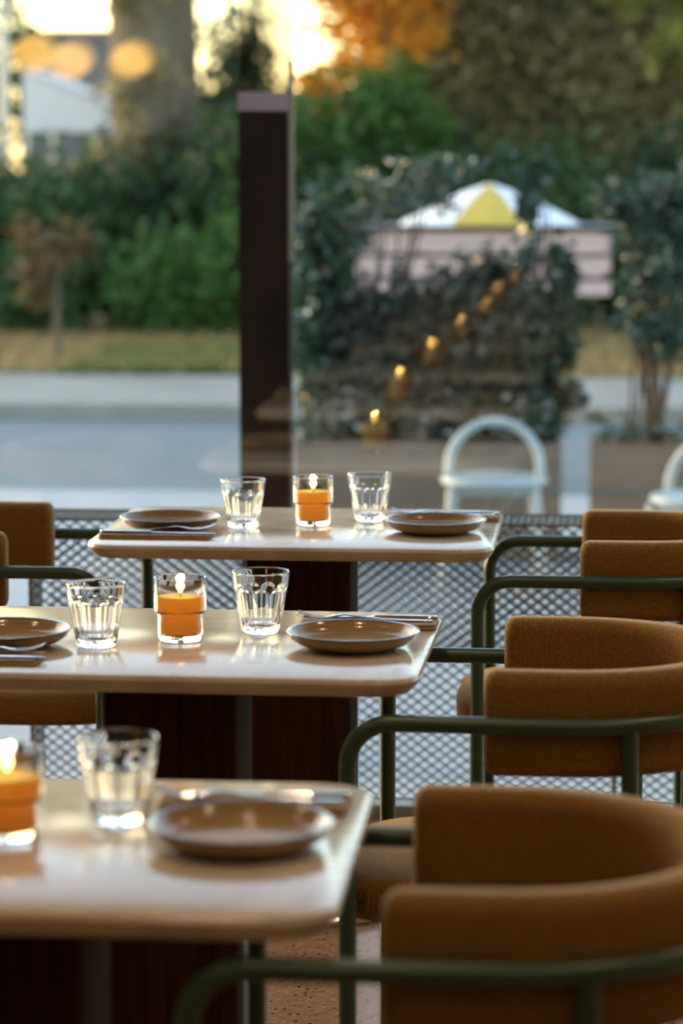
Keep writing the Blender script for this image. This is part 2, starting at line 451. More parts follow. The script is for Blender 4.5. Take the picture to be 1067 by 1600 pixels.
# ------------------------------------------------------------------ chairs
AR = 0.2625; ARZ = 0.653; TR = 0.0118; CX = -0.285
def u_path(rad, x_end, n_arc=28, n_str=6):
    """from the +y front end round the back to the -y front end"""
    pts = []
    for i in range(n_str): pts.append((x_end + (CX - x_end) * i / n_str, rad))
    for i in range(n_arc + 1):
        a = PI / 2 + PI * i / n_arc
        pts.append((CX + rad * math.cos(a), rad * math.sin(a)))
    for i in range(1, n_str + 1): pts.append((CX + (x_end - CX) * i / n_str, -rad))
    return pts
def make_chair():
    t = thing('armchair', '', 'chair', group='green framed armchairs at the dining tables')
    br = 0.058
    bend = [(-br + br * math.sin(a), ARZ - br + br * math.cos(a)) for a in [PI / 2 * k / 8 for k in range(9)]]
    mid = u_path(AR, -br)
    path = [(x, AR, z) for x, z in reversed(bend)] + [(x, y, ARZ) for x, y in mid[1:-1]] + [(x, -AR, z) for x, z in bend]
    MB().tube(path, TR, 16).build('arm_rail', M['green'], t)
    for s in (1, -1):
        front = MB().tube([(0, s * AR, ARZ - br), (0, s * AR, 0.006)], TR, 16).build('leg', M['green'], t)
        a = R(20)
        lx, ly = CX - AR * math.sin(a), s * AR * math.cos(a)
        rear = MB().tube([(lx, ly, ARZ), (lx, ly, 0.006)], TR, 16).build('leg', M['green'], t)
        MB().lathe([(0, 0.0), (TR + 0.001, 0.0), (TR + 0.0015, 0.003), (TR + 0.0012, 0.014), (0, 0.014)], 16, lx, ly).build('foot_glide', M['black'], rear)
        MB().lathe([(0, 0.0), (TR + 0.001, 0.0), (TR + 0.0015, 0.003), (TR + 0.0012, 0.014), (0, 0.014)], 16, 0, s * AR).build('foot_glide', M['black'], front)
    for xx, yy in ((0.0, AR), (CX - AR * math.sin(R(20)), AR * math.cos(R(20)))):
        MB().tube([(xx, -yy, 0.386), (xx, yy, 0.386)], 0.009, 12).build('cross_rail', M['green'], t)
    # seat cushion
    def outline(grow, z):
        pts = []
        for k in range(64):
            a = 2 * PI * k / 64; c, s_ = math.cos(a), math.sin(a)
            e = 2 / 3.2
            pts.append((-0.178 + (0.226 + grow) * math.copysign(abs(c) ** e, c), (0.222 + grow) * math.copysign(abs(s_) ** e, s_), z))
        return pts
    zt = 0.422
    mb = MB().rings([outline(-0.03, zt - 0.062), outline(-0.006, zt - 0.060), outline(0, zt - 0.05), outline(0.001, zt - 0.02), outline(-0.006, zt - 0.008), outline(-0.022, zt - 0.001), outline(-0.06, zt + 0.003), outline(-0.15, zt + 0.006)])
    mb.uv = [(p[0] + p[1], p[2]) for p in mb.v]
    mb.build('seat', M['fabric'], t, angle=80)
    # curved upholstered back band
    zc, hh, ht, rr = 0.650, 0.0715, 0.029, 0.021
    cr = AR - TR - ht - 0.001
    pl = u_path(cr, -0.198, 40, 10)
    sec = [(u, v) for u, v in rrect(ht, hh, rr, 5)]
    rings = []; uvs = []; L = 0; n = len(pl)
    def ring(p, d, shr, lz):
        nx, ny = d[1], -d[0]
        return [(p[0] + nx * u * shr, p[1] + ny * u * shr, zc + v * (1 - (1 - shr) * 0.38)) for u, v in sec]
    seq = []
    for i, p in enumerate(pl):
        a = pl[max(i - 1, 0)]; b = pl[min(i + 1, n - 1)]
        d = Vector((b[0] - a[0], b[1] - a[1])).normalized()
        seq.append((p, d, 1.0))
    er = 0.018
    def endcap(p, d, sgn):
        out = []
        for k in range(1, 7):
            a = PI / 2 * k / 6
            off = er * math.sin(a); shr = 1 - (1 - math.cos(a)) * 0.62
            out.append(((p[0] + d[0] * off * sgn, p[1] + d[1] * off * sgn), d, shr))
        return out
    seq = list(reversed(endcap(seq[0][0], seq[0][1], -1))) + seq + endcap(seq[-1][0], seq[-1][1], 1)
    prev = None
    for p, d, shr in seq:
        if prev is not None: L += math.hypot(p[0] - prev[0], p[1] - prev[1])
        prev = p
        rings.append(ring(p, d, shr, 0)); uvs += [(L, v) for u, v in sec]
    mb = MB().rings(rings); mb.uv = uvs
    mb.build('backrest', M['fabric'], t, angle=80)
    return t
cproto = make_chair(); cused = []
CG = 'green framed armchairs at the dining tables'
place(cproto, cused, (-0.221, 5.250, 0), PI, 'mustard corduroy armchair at the window table, on the white garden chairs side')
place(cproto, cused, (-0.330, 3.976, 0), PI + R(-1.5), 'mustard corduroy armchair tucked under the middle laid table')
place(cproto, cused, (-0.383, 2.820, 0), PI, 'mustard corduroy armchair at the laid table farthest from the window')
place(cproto, cused, (-0.902, 5.275, 0), 0, 'mustard corduroy armchair at the window table, facing the other armchairs')

# ------------------------------------------------------------------ tableware
def make_tumbler():
    H = 0.091; nseg = 108; nf = 9
    def Rout(z):
        t = z / H
        return 0.0275 + 0.0155 * t ** 0.85
    zs_out = [0.0, 0.0015, 0.004] + [0.008 + (H - 0.008 - 0.003) * i / 40 for i in range(41)] + [H - 0.001]
    rings = []
    rings.append([(0.012 * math.cos(2*PI*k/nseg), 0.012 * math.sin(2*PI*k/nseg), 0.0025) for k in range(nseg)])
    for z in zs_out:
        row = []
        for k in range(nseg):
            th = 2 * PI * k / nseg
            u = ((th * nf / (2 * PI)) % 1.0) * 2 - 1
            ztop = 0.058 + 0.010 * math.sqrt(max(0, 1 - (u * 0.98) ** 2))
            m = min(1, max(0, (ztop - z) / 0.004)); m = m * m * (3 - 2 * m)
            lo = min(1, max(0, (z - 0.005) / 0.006))
            r = Rout(z) - 0.0022 * (1 - u * u) * m * lo
            if z == 0.0: r -= 0.0025
            if z == 0.0015: r -= 0.0008
            if z > H - 0.002: r -= 0.0007
            row.append((r * math.cos(th), r * math.sin(th), z))
        rings.append(row)
    def circ(r, z): return [(r * math.cos(2*PI*k/nseg), r * math.sin(2*PI*k/nseg), z) for k in range(nseg)]
    rings.append(circ(Rout(H) - 0.0014, H))
    for z in [H - 0.001, H - 0.01, 0.07, 0.06, 0.045, 0.03, 0.018]:
        rings.append(circ(Rout(z) - 0.0034 - (0.0012 if z < 0.06 else 0), z))
    rings += [circ(0.0215, 0.0125), circ(0.016, 0.0105), circ(0.006, 0.0098)]
    return MB().rings(rings)
tm = make_tumbler().mesh('tumbler', True, 35)
gl_first = []
def tumbler(x, y, label, rz=0.0):
    o = link('tumbler', tm, M['glass']); o.location = (x, y, ZT + 0.0004); o.rotation_euler.z = rz
    return tag(o, label, 'glass', 'faceted glass tumblers')
tumbler(-0.672, 5.238, 'clear faceted tumbler on the window table, touching the plate behind the napkin', 0.1)
tumbler(-0.444, 5.355, 'clear faceted tumbler on the window table, between lit candle and armchair', 0.25)
tumbler(-0.717, 3.945, 'clear faceted tumbler on the middle table, by the plate with napkin in front', 0.0)
tumbler(-0.498, 4.080, 'clear faceted tumbler on the middle table, between lit candle and plate', 0.3)
tumbler(-0.504, 2.892, 'clear faceted tumbler on the laid table farthest from the window', 0.15)
for (x, y) in EXTRA:
    tumbler(x - 0.13, y - 0.04, 'clear tumbler on a table further back, mirrored in the window')
    tumbler(x + 0.13, y + 0.05, 'clear tumbler on a table further back, mirrored in the window')

def make_plate():
    t = thing('dinner_plate', '', 'plate', group='tan dinner plates')
    Rr = 0.0955
    MB().lathe([(0, 0.004), (0.05, 0.003), (0.054, 0.0), (0.060, 0.0), (0.066, 0.004), (0.079, 0.0075), (0.089, 0.0145), (Rr - 0.002, 0.0238),
                (Rr - 0.0034, 0.0245), (Rr - 0.0052, 0.0238), (0.0868, 0.0172), (0.0815, 0.0118), (0.0765, 0.0092), (0.070, 0.0080), (0.05, 0.0074), (0, 0.0072)], 80).build('body', M['plate'], t, angle=60)
    MB().lathe([(Rr - 0.0055, 0.0243), (Rr - 0.0032, 0.0256), (Rr - 0.0008, 0.0250), (Rr - 0.0008, 0.0236), (Rr - 0.003, 0.0230), (Rr - 0.0055, 0.0243)], 80).build('rim', M['plate_rim'], t, angle=80)
    return t
pproto = make_plate(); pused = []
place(pproto, pused, (-0.803, 5.202, ZT + 0.0003), 0, 'tan plate on the window table, with its napkin on the room side')
place(pproto, pused, (-0.310, 5.205, ZT + 0.0003), 0, 'tan plate on the window table, with its napkin on the window side')
place(pproto, pused, (-0.848, 3.938, ZT + 0.0003), 0, 'tan plate on the middle table, with its napkin on the room side')
pproto.parent = None
place(pproto, pused, (-0.352, 3.965, ZT + 0.0003), 0, 'tan plate on the middle table, with its napkin on the window side')
place(pproto, pused, (-0.362, 2.800, ZT + 0.0003), 0, 'tan plate on the laid table farthest from the window')

def make_napkin():
    mb = MB()
    for k, (g, z0, z1) in enumerate(((0, 0.0, 0.0045), (-0.0012, 0.0047, 0.0085))):
        mb.rings([[(x, y, z) for x, y in rrect(0.102 + g + i, 0.038 + g + i, 0.004, 3)] for z, i in ((z0, -0.0015), (z0 + 0.001, 0), (z1 - 0.001, 0), (z1, -0.0015))])
    return mb.mesh('napkin', True, 50)
def sweep(mb, st, th=0.0011):
    """stations (x, y_center, half_width, z)"""
    rings = []
    for (x, yc, hw, z) in st:
        b = min(th, hw) * 0.8
        rings.append([(x, yc + hw, z - th * .4), (x, yc + hw, z + th * .4), (x, yc + hw - b, z + th), (x, yc - hw + b, z + th), (x, yc - hw, z + th * .4), (x, yc - hw, z - th * .4), (x, yc - hw + b, z - th), (x, yc + hw - b, z - th)])
    mb.rings(rings)
def make_fork():
    mb = MB()
    sweep(mb, [(-0.095, 0, 0.0045, 0.002), (-0.091, 0, 0.0078, 0.002), (-0.06, 0, 0.0068, 0.0022), (-0.02, 0, 0.0042, 0.0035), (0.015, 0, 0.0032, 0.0075), (0.035, 0, 0.0038, 0.0100), (0.047, 0, 0.0085, 0.0088), (0.056, 0, 0.0118, 0.0072), (0.064, 0, 0.0122, 0.0062)], 0.0013)
    for j in range(4):
        y = -0.0103 + 0.00687 * j
        sweep(mb, [(0.063, y, 0.0021, 0.0062), (0.080, y, 0.0018, 0.0066), (0.095, y * 0.97, 0.0014, 0.0100), (0.104, y * 0.95, 0.0007, 0.0140)], 0.0008)
    return mb.mesh('fork', True, 50)
def make_knife():
    mb = MB()
    sweep(mb, [(-0.105, 0, 0.0045, 0.0030), (-0.101, 0, 0.0082, 0.0030), (-0.06, 0, 0.0072, 0.0032), (-0.012, 0, 0.0052, 0.0032)], 0.0026)
    sweep(mb, [(-0.013, 0, 0.0048, 0.0030), (0.0, 0.0012, 0.0078, 0.0026), (0.03, 0.0014, 0.0092, 0.0023), (0.07, 0.0012, 0.0088, 0.0021), (0.098, -0.001, 0.0058, 0.0020), (0.108, -0.0035, 0.0022, 0.0020)], 0.0007)
    return mb.mesh('knife', True, 50)
nm, fm, km = make_napkin(), make_fork(), make_knife()
def setting(x, y, rz, txt):
    c, s = math.cos(rz), math.sin(rz)
    def P(u, v, z): return (x + c * u - s * v, y + s * u + c * v, ZT + z)
    o = link('napkin', nm, M['napkin']); o.location = P(0, 0, 0.0003); o.rotation_euler.z = rz
    tag(o, 'folded tan linen napkin ' + txt, 'napkin', 'folded linen napkins')
    o = link('fork', fm, M['cutlery']); o.location = P(0.0, 0.012, 0.0083); o.rotation_euler.z = rz + 0.02
    tag(o, 'steel fork ' + txt, 'fork', 'steel forks')
    o = link('knife', km, M['cutlery']); o.location = P(0.004, -0.017, 0.0085); o.rotation_euler.z = rz - 0.02
    tag(o, 'steel knife ' + txt, 'knife', 'steel table knives')
setting(-0.812, 5.093, 0.0, 'on the window table, on the room side of its plate')
setting(-0.300, 5.395, PI, 'on the window table, on the window side of its plate')
setting(-0.872, 3.812, 0.0, 'on the middle table, on the room side of its plate')
setting(-0.345, 4.155, PI, 'on the middle table, on the window side of its plate')
setting(-0.370, 2.975, PI, 'on the laid table farthest from the window')

def make_candle():
    t = thing('candle', '', 'candle', group='lit amber candles in stepped glasses')
    Ro, Ri = 0.0375, 0.0352; Lo, Li = 0.0325, 0.0300; H = 0.092
    prof = [(0, 0.0012), (0.024, 0.0012), (0.027, 0.0), (0.031, 0.001), (Lo, 0.004), (Lo + 0.0004, 0.036), (Lo + 0.001, 0.0385), (Ro - 0.0012, 0.041), (Ro, 0.044), (Ro, H - 0.001), (Ro - 0.0011, H),
            (Ri, H - 0.001), (Ri, 0.0445), (Li + 0.0015, 0.041), (Li, 0.038), (Li, 0.012), (0.026, 0.009), (0, 0.0085)]
    MB().lathe(prof, 64).build('glass_holder', M['glass'], t, angle=35)
    w = MB().lathe([(0, 0.0092), (0.0255, 0.0098), (Li - 0.0005, 0.0126), (Li - 0.0005, 0.0385), (Li + 0.001, 0.0415), (Ri - 0.0005, 0.0450), (Ri - 0.0005, 0.0645), (Ri - 0.002, 0.0655), (0.02, 0.0640), (0, 0.0632)], 64).build('wax', M['wax'], t, angle=60)
    wk = MB().tube([(0, 0, 0.062), (0.0003, 0, 0.068), (0.0012, 0, 0.072)], 0.0009, 8).build('wick', M['wick'], w)
    fl_ = MB().lathe([(0, 0.0695), (0.0022, 0.071), (0.0040, 0.0745), (0.0043, 0.078), (0.0034, 0.083), (0.0018, 0.088), (0.0006, 0.0915), (0, 0.093)], 16).build('flame', M['flame'], t)
    ld = bpy.data.lights.new('flame_light', 'POINT'); ld.energy = CANDLE_W; ld.color = (1.0, 0.56, 0.17); ld.shadow_soft_size = 0.006
    lo = bpy.data.objects.new('flame_light', ld); COL.objects.link(lo); lo.parent = t; lo.location = (0, 0, 0.079)
    return t
CANDLE_W = 15.0
kproto = make_candle(); kused = []
place(kproto, kused, (-0.545, 5.287, ZT + 0.0004), 0, 'lit amber candle in a stepped glass on the table by the mesh')
place(kproto, kused, (-0.605, 4.004, ZT + 0.0004), 0, 'lit amber candle in a stepped glass on the middle table')
place(kproto, kused, (-0.606, 2.815, ZT + 0.0004), 0, 'lit amber candle in a stepped glass on the table farthest from the window')
for i, (x, y) in enumerate(EXTRA):
    place(kproto, kused, (x + 0.01 + 0.02 * (i % 2), y + 0.02, ZT + 0.0004), 0, 'lit candle on a table further back, mirrored in the window')

# ------------------------------------------------------------------ expanded metal screen outside the glass
def mesh_panel(x0, x1, z0, z1, mx, mz, w=0.0034, d=0.003):
    """diamond expanded-metal lattice in the xz plane"""
    nx = int((x1 - x0) / mx); nz = int((z1 - z0) / mz)
    V = []; F = []
    def strand(ax, az, bx, bz):
        L = math.hypot(bx - ax, bz - az); px, pz = -(bz - az) / L * w / 2, (bx - ax) / L * w / 2
        o = len(V)
        V.extend([(ax + px, -d / 2, az + pz), (ax - px, -d / 2, az - pz), (bx - px, -d / 2, bz - pz), (bx + px, -d / 2, bz + pz),
                  (ax + px, d / 2, az + pz), (ax - px, d / 2, az - pz), (bx - px, d / 2, bz - pz), (bx + px, d / 2, bz + pz)])
        F.extend([(o, o+1, o+2, o+3), (o+7, o+6, o+5, o+4), (o, o+3, o+7, o+4), (o+1, o+5, o+6, o+2)])
    for j in range(nz * 2):
        for i in range(nx * 2):
            ax, az = x0 + i * mx / 2, z0 + j * mz / 2
            if (i + j) % 2 == 0: strand(ax, az, ax + mx / 2, az + mz / 2)
            else: strand(ax, az + mz / 2, ax + mx / 2, az)
    mb = MB(); mb.v = V; mb.f = F
    return mb
MX0, MX1 = -1.232, 1.30
scr = thing('mesh_screen', 'grey expanded-metal screen box standing along the foot of the window', 'screen', (0, 0, 0))
mw, mh = 0.0300, 0.0230
ZG = -0.33
YF, YB, ZM = 5.990, 6.150, 0.620
a = mesh_panel(MX0, MX1, 0.03, ZM, mw, mh).build('front_mesh', M['mesh'], scr, smooth=False); a.location.y = YF; a['kind'] = 'stuff'
a = mesh_panel(MX0 + 0.011, MX1 + 0.011, 0.32, ZM, mw, mh).build('back_mesh', M['mesh'], scr, smooth=False); a.location.y = YB; a['kind'] = 'stuff'
tp = mesh_panel(MX0, MX1, 0.0, YB - YF, mw, mh); tp.v = [(x, z, y) for x, y, z in tp.v]
a = tp.build('top_mesh', M['mesh'], scr, smooth=False); a.location = (0, YF, ZM + 0.002); a['kind'] = 'stuff'
en = mesh_panel(0, YB - YF, 0.03, ZM, mw, mh); en.v = [(y, x, z) for x, y, z in en.v]
a = en.build('end_mesh', M['mesh'], scr, smooth=False); a.location = (MX0 - 0.003, YF, 0); a['kind'] = 'stuff'
MB().box(MX0 - 0.006, MX1, YF - 0.006, YB + 0.006, -0.33, 0.028).build('plinth', M['white_metal'], scr, smooth=False)
for (yy) in (YF, YB):
    MB().tube([(MX0 - 0.003, yy, ZM + 0.002), (MX1, yy, ZM + 0.002)], 0.0035, 8).build('edge_rod', M['mesh'], scr)
for xx in (MX0 - 0.003, MX0 + 1.26, MX1):
    MB().tube([(xx, YF + 0.012, 0.02), (xx, YF + 0.012, ZM)], 0.005, 8).build('upright', M['mesh'], scr)

# ------------------------------------------------------------------ outdoor ground
G = {}
G['asphalt'] = mottled('asphalt', (0.105, 0.138, 0.150), (0.14, 0.175, 0.187), 4, 0.75, bump=0.2, bscale=60)
G['paving'] = mottled('pale_paving', (0.30, 0.325, 0.33), (0.37, 0.39, 0.395), 3, 0.7)
G['concrete'] = mottled('kerb_concrete', (0.19, 0.185, 0.165), (0.30, 0.29, 0.26), 1.6, 0.85)
G['soil'] = mottled('dark_soil', (0.02, 0.014, 0.01), (0.04, 0.03, 0.02), 30, 0.95)
G['verge'] = mottled('dry_verge', (0.16, 0.10, 0.04), (0.10, 0.12, 0.03), 0.5, 0.95)
G['planter'] = mottled('brown_concrete', (0.135, 0.095, 0.066), (0.175, 0.125, 0.09), 5, 0.85, bump=0.15, bscale=90)
def slab(name, label, x0, x1, y0, y1, z0, z1, mat):
    o = MB().box(x0, x1, y0, y1, z0, z1).build(name, mat, smooth=False)
    return tag(o, label, kind='structure')
slab('pavement', 'pale pavement in front of the window', -14, 10, WY + 0.04, 14.4, ZG - 0.25, ZG, G['paving'])
slab('road', 'blue grey asphalt road across the street view', -30, 30, 14.4, 18.75, ZG - 0.25, ZG - 0.05, G['asphalt'])
slab('kerb', 'weathered pale concrete kerb along the far side of the road', -30, 30, 18.75, 19.05, ZG - 0.25, ZG + 0.06, G['concrete'])
slab('footpath', 'pale concrete footpath beyond the road', -30, 30, 19.05, 21.3, ZG - 0.25, ZG + 0.05, G['concrete'])
slab('ground', 'dry grassy ground beyond the road', -80, 80, 21.3, 160, ZG - 0.25, ZG + 0.03, G['verge'])

# ------------------------------------------------------------------ foliage helpers
def leaf_mesh(name, centers, size, elong=2.2, up=0.2, droop=0.0, jitter=0.35):
    n = len(centers)
    c = np.asarray(centers, float)
    d = rng.normal(size=(n, 3)); d[:, 2] = d[:, 2] * 0.6 + up - droop
    d /= np.linalg.norm(d, axis=1)[:, None]
    w = rng.normal(size=(n, 3)); w -= d * (w * d).sum(1)[:, None]; w /= np.linalg.norm(w, axis=1)[:, None]
    s = size * (1 + jitter * rng.normal(size=n)).clip(0.4, 1.9)
    L = d * (s / 2)[:, None]; W = w * (s / 2 / elong)[:, None]
    nrm = np.cross(d, w) * (s * 0.08)[:, None]
    V = np.stack([c - L, c + W + nrm, c + L, c - W + nrm], 1).reshape(-1, 3)
    me = bpy.data.meshes.new(name)
    me.vertices.add(4 * n); me.vertices.foreach_set('co', V.astype(np.float32).ravel())
    me.loops.add(4 * n); me.loops.foreach_set('vertex_index', np.arange(4 * n, dtype=np.int32))
    me.polygons.add(n); me.polygons.foreach_set('loop_start', np.arange(0, 4 * n, 4, dtype=np.int32))
    me.update(calc_edges=True)
    at = me.attributes.new('leaf', 'FLOAT', 'POINT')
    at.data.foreach_set('value', np.repeat(rng.random(n), 4).astype(np.float32))
    return me
def blob_points(blobs, n, clump=0.0, shell=0.5):
    """points inside ellipsoids (cx,cy,cz,rx,ry,rz), gathered around clump centres"""
    vol = np.array([b[3] * b[4] * b[5] for b in blobs]) ** 0.8; vol /= vol.sum()
    out = []
    for b, f in zip(blobs, vol):
        m = max(4, int(n * f))
        def samp(k):
            q = rng.normal(size=(k, 3)); q /= np.linalg.norm(q, axis=1)[:, None]
            return q * (rng.random(k) ** shell)[:, None]
        if clump > 0:
            k = max(3, m // 26); cc = samp(k)
            q = cc[rng.integers(0, k, m)] + rng.normal(size=(m, 3)) * clump
        else: q = samp(m)
        out.append(q * np.array(b[3:6]) + np.array(b[:3]))
    return np.concatenate(out)
L = {}
L['hedge'] = leaf_mat('hedge_leaves', (0.026, 0.070, 0.020), (0.080, 0.145, 0.045))
L['deep'] = leaf_mat('deep_green_leaves', (0.018, 0.048, 0.020), (0.050, 0.098, 0.038))
L['bright'] = leaf_mat('bright_green_leaves', (0.040, 0.120, 0.020), (0.10, 0.20, 0.04))
L['olive'] = leaf_mat('olive_brown_leaves', (0.18, 0.15, 0.06), (0.40, 0.33, 0.16))
L['gold'] = leaf_mat('backlit_gold_leaves', (0.75, 0.33, 0.03), (0.85, 0.52, 0.10), 0.65)  # autumn leaf colour that also stands in for low sun behind the leaves
L['yellowgreen'] = leaf_mat('yellow_green_leaves', (0.15, 0.19, 0.04), (0.34, 0.32, 0.08), 0.5)
L['laurel'] = leaf_mat('glossy_laurel_leaves', (0.020, 0.048, 0.030), (0.055, 0.105, 0.065), 0.2, 0.25, 0.6)
L['greyolive'] = leaf_mat('grey_olive_leaves', (0.055, 0.085, 0.060), (0.13, 0.175, 0.13), 0.25, 0.4, 0.5)
L['dusk'] = leaf_mat('dull_grey_green_leaves', (0.028, 0.038, 0.026), (0.075, 0.085, 0.062), 0.2, 0.4)
L['rust'] = leaf_mat('rusty_leaves', (0.075, 0.052, 0.02), (0.16, 0.10, 0.038), 0.4)
L['bark'] = mottled('grey_bark', (0.095, 0.072, 0.045), (0.17, 0.135, 0.09), 3, 0.95, bump=0.5, bscale=20, stretch=(3, 3, 0.6))
L['stem'] = mottled('brown_stem', (0.05, 0.036, 0.024), (0.09, 0.066, 0.045), 20, 0.9)
L['grass'] = leaf_mat('grass_blades', (0.07, 0.12, 0.02), (0.16, 0.22, 0.05), 0.3)
L['straw'] = leaf_mat('dry_straw_blades', (0.26, 0.17, 0.06), (0.42, 0.30, 0.13), 0.3)

def plant(name, label, cat, base, blobs, n, size, mat, trunk_r=0.0, group=None, clump=0.22, shell=0.55, elong=2.2, droop=0.0, up=0.2, branches=5, bark='bark'):
    t = thing(name, label, cat, base, 0, group)
    pts = blob_points(blobs, n, clump, shell)
    pts = pts[pts[:, 2] > 0.02]
    link('foliage', leaf_mesh('foliage', pts, size, elong, up, droop), L[mat], t)
    if trunk_r:
        b0 = max(blobs, key=lambda b: b[3] * b[4] * b[5])
        top = Vector(b0[:3])
        MB().tube([(0, 0, -0.02), (top.x * 0.25, top.y * 0.25, top.z * 0.35), (top.x * 0.7, top.y * 0.7, top.z * 0.75), top], [trunk_r, trunk_r * 0.85, trunk_r * 0.6, trunk_r * 0.2], 12).build('trunk', L[bark], t)
        for k in range(branches):
            b = blobs[k % len(blobs)]
            st = Vector((top.x * 0.5, top.y * 0.5, top.z * (0.45 + 0.06 * k)))
            e = Vector(b[:3]) + Vector((random.uniform(-.6, .6) * b[3], random.uniform(-.6, .6) * b[4], random.uniform(0, .6) * b[5]))
            m_ = (st + e) / 2 + Vector((0, 0, 0.05 * (e - st).length))
            MB().tube([st, m_, e], [trunk_r * 0.4, trunk_r * 0.28, trunk_r * 0.08], 8).build('branch', L[bark], t)
    return t

# hedge bushes behind the verge
HG = 'bushes of the hedge beyond the road'
hx = [-8.6, -7.0, -5.5, -4.2, -3.0, -1.8, -0.6, 0.7, 2.2]
for i, x in enumerate(hx):
    h = [1.75, 1.7, 1.66, 1.9, 2.05, 1.8, 1.7, 1.9, 2.0][i]
    bl = [(0, 0.5, h * 0.52, 1.0, 0.9, h * 0.50), (-0.4, 0.2, h * 0.35, 0.75, 0.7, h * 0.36), (0.45, 0.3, h * 0.60, 0.7, 0.7, h * 0.38)]
    plant('hedge_bush', 'dense deep green bush in the hedge behind the dry grass' if i % 2 else 'lighter green bush in the hedge behind the dry grass', 'bush', (x, 26.6 + 0.3 * (i % 2), ZG), bl, 6500, 0.13, 'deep' if i % 2 else 'hedge', 0.05, HG, clump=0.25, elong=1.8)
LG = 'low bright shrubs at the foot of the hedge'
for i, (x, h, w) in enumerate([(-4.0, 0.95, 0.55), (-3.3, 1.15, 0.6), (-2.7, 0.85, 0.5), (-5.3, 0.9, 0.5)]):
    plant('low_shrub', 'low bright green shrub growing at the foot of the hedge', 'shrub', (x, 25.9, ZG), [(0, 0, h * 0.5, w, 0.45, h * 0.5), (w * 0.5, 0.1, h * 0.4, w * 0.6, 0.4, h * 0.4)], 2600, 0.11, 'bright' if i < 3 else 'hedge', 0.02, LG, clump=0.25, elong=1.8)

# large trees beyond the hedge
def big_trunk():
    t = thing('street_tree', 'stout grey brown tree trunk rising out of the hedge beside the white tent', 'tree', (-4.42, 27.9, ZG))
    MB().tube([(0.1, 0, -0.1), (0.04, 0, 0.8), (0, 0, 2.0), (-0.03, 0, 3.2), (-0.15, 0, 4.6)], [0.56, 0.46, 0.43, 0.43, 0.36], 20).build('trunk', L['bark'], t)
    MB().tube([(-0.05, 0, 3.0), (0.6, 0.1, 3.9), (1.3, 0.2, 4.6)], [0.2, 0.14, 0.07], 12).build('branch', L['bark'], t)
    MB().tube([(-0.05, 0, 3.1), (-0.7, 0.1, 4.1), (-1.5, 0.3, 4.7)], [0.2, 0.14, 0.07], 12).build('branch', L['bark'], t)
    pts = blob_points([(-0.5, 0.2, 5.1, 1.9, 1.3, 0.9), (0.0, -0.3, 2.4, 0.55, 0.4, 0.5), (0.15, -0.4, 1.6, 0.7, 0.4, 0.6), (-0.1, -0.35, 3.2, 0.5, 0.3, 0.5)], 5200, 0.22)
    link('foliage', leaf_mesh('foliage', pts, 0.13, 1.8), L['olive'], t)
big_trunk()
plant('cypress_tree', 'narrow dark evergreen against the pale sky beside the brown post', 'tree', (-4.7, 36.0, ZG), [(0, 0, 2.0, 0.75, 0.6, 1.75), (-0.25, 0, 1.3, 0.8, 0.6, 1.2), (0.05, 0, 3.0, 0.45, 0.4, 0.65)], 5200, 0.14, 'deep', 0.09, clump=0.25)
plant('autumn_tree', 'golden autumn tree, backlit glow put in its leaf colour, against the bright sky', 'tree', (-2.25, 27.9, ZG), [(-0.05, 0, 2.95, 0.52, 0.35, 0.5), (0.1, 0, 3.6, 0.8, 0.5, 0.7), (-0.5, 0, 2.45, 0.25, 0.3, 0.3)], 2400, 0.13, 'gold', 0.07, clump=0.24, elong=1.5)
plant('thinning_tree', 'thin yellow green tree with sky showing through its leaves', 'tree', (-3.2, 31.0, ZG), [(0, 0, 2.1, 0.45, 0.5, 0.5), (0.35, 0, 1.75, 0.5, 0.5, 0.5)], 700, 0.12, 'yellowgreen', 0.04, clump=0.25, elong=1.5)
OG = 'olive brown trees behind the planters'
for i, (x, y, h) in enumerate([(-1.7, 29.0, 4.3), (-0.7, 29.3, 4.7), (0.35, 29.0, 4.9), (1.6, 29.3, 4.9)]):
    plant('olive_brown_tree', 'olive brown tree with drooping foliage above the planters', 'tree', (x, y, ZG),
          [(0, 0, h * 0.72, 0.9, 0.7, h * 0.28), (-0.35, -0.2, h * 0.52, 0.75, 0.6, h * 0.25), (0.3, -0.1, h * 0.42, 0.75, 0.6, h * 0.28)], 9000, 0.17, 'olive', 0.08, OG, clump=0.2, elong=3.4, droop=0.7)
plant('added_gold_tree', 'tall golden tree behind the stout grey trunk, added to warm the table reflections', 'tree', (-4.92, 31.2, ZG), [(-0.2, 0, 6.6, 2.3, 1.6, 1.9), (-1.4, 0, 5.4, 1.5, 1.2, 1.1), (0.9, 0, 5.6, 1.1, 1.2, 1.0), (0.2, 0, 8.2, 1.5, 1.3, 1.2)], 5200, 0.24, 'gold', 0.16, clump=0.22, elong=1.5)  # unseen tree, added so its golden crown tints the table tops
plant('garden_tree', 'dark green tree with thin yellow leaves standing beside the grey building', 'tree', (-7.0, 33.0, ZG), [(0.1, 0, 2.9, 0.55, 0.5, 0.7), (-0.3, 0, 3.6, 0.8, 0.6, 0.6), (0.3, 0, 2.2, 0.4, 0.4, 0.5)], 1900, 0.13, 'hedge', 0.07, clump=0.24)
plant('leafy_tree', 'yellow green leafy branches hanging above the olive brown trees', 'tree', (2.3, 26.6, ZG), [(-1.8, 0, 3.2, 0.7, 0.5, 0.36), (-1.65, -0.1, 2.65, 0.26, 0.3, 0.35), (-2.5, 0, 3.35, 0.5, 0.4, 0.32), (-0.4, 0, 3.9, 1.3, 0.7, 0.7)], 2300, 0.15, 'yellowgreen', 0.06, clump=0.2, elong=1.6)
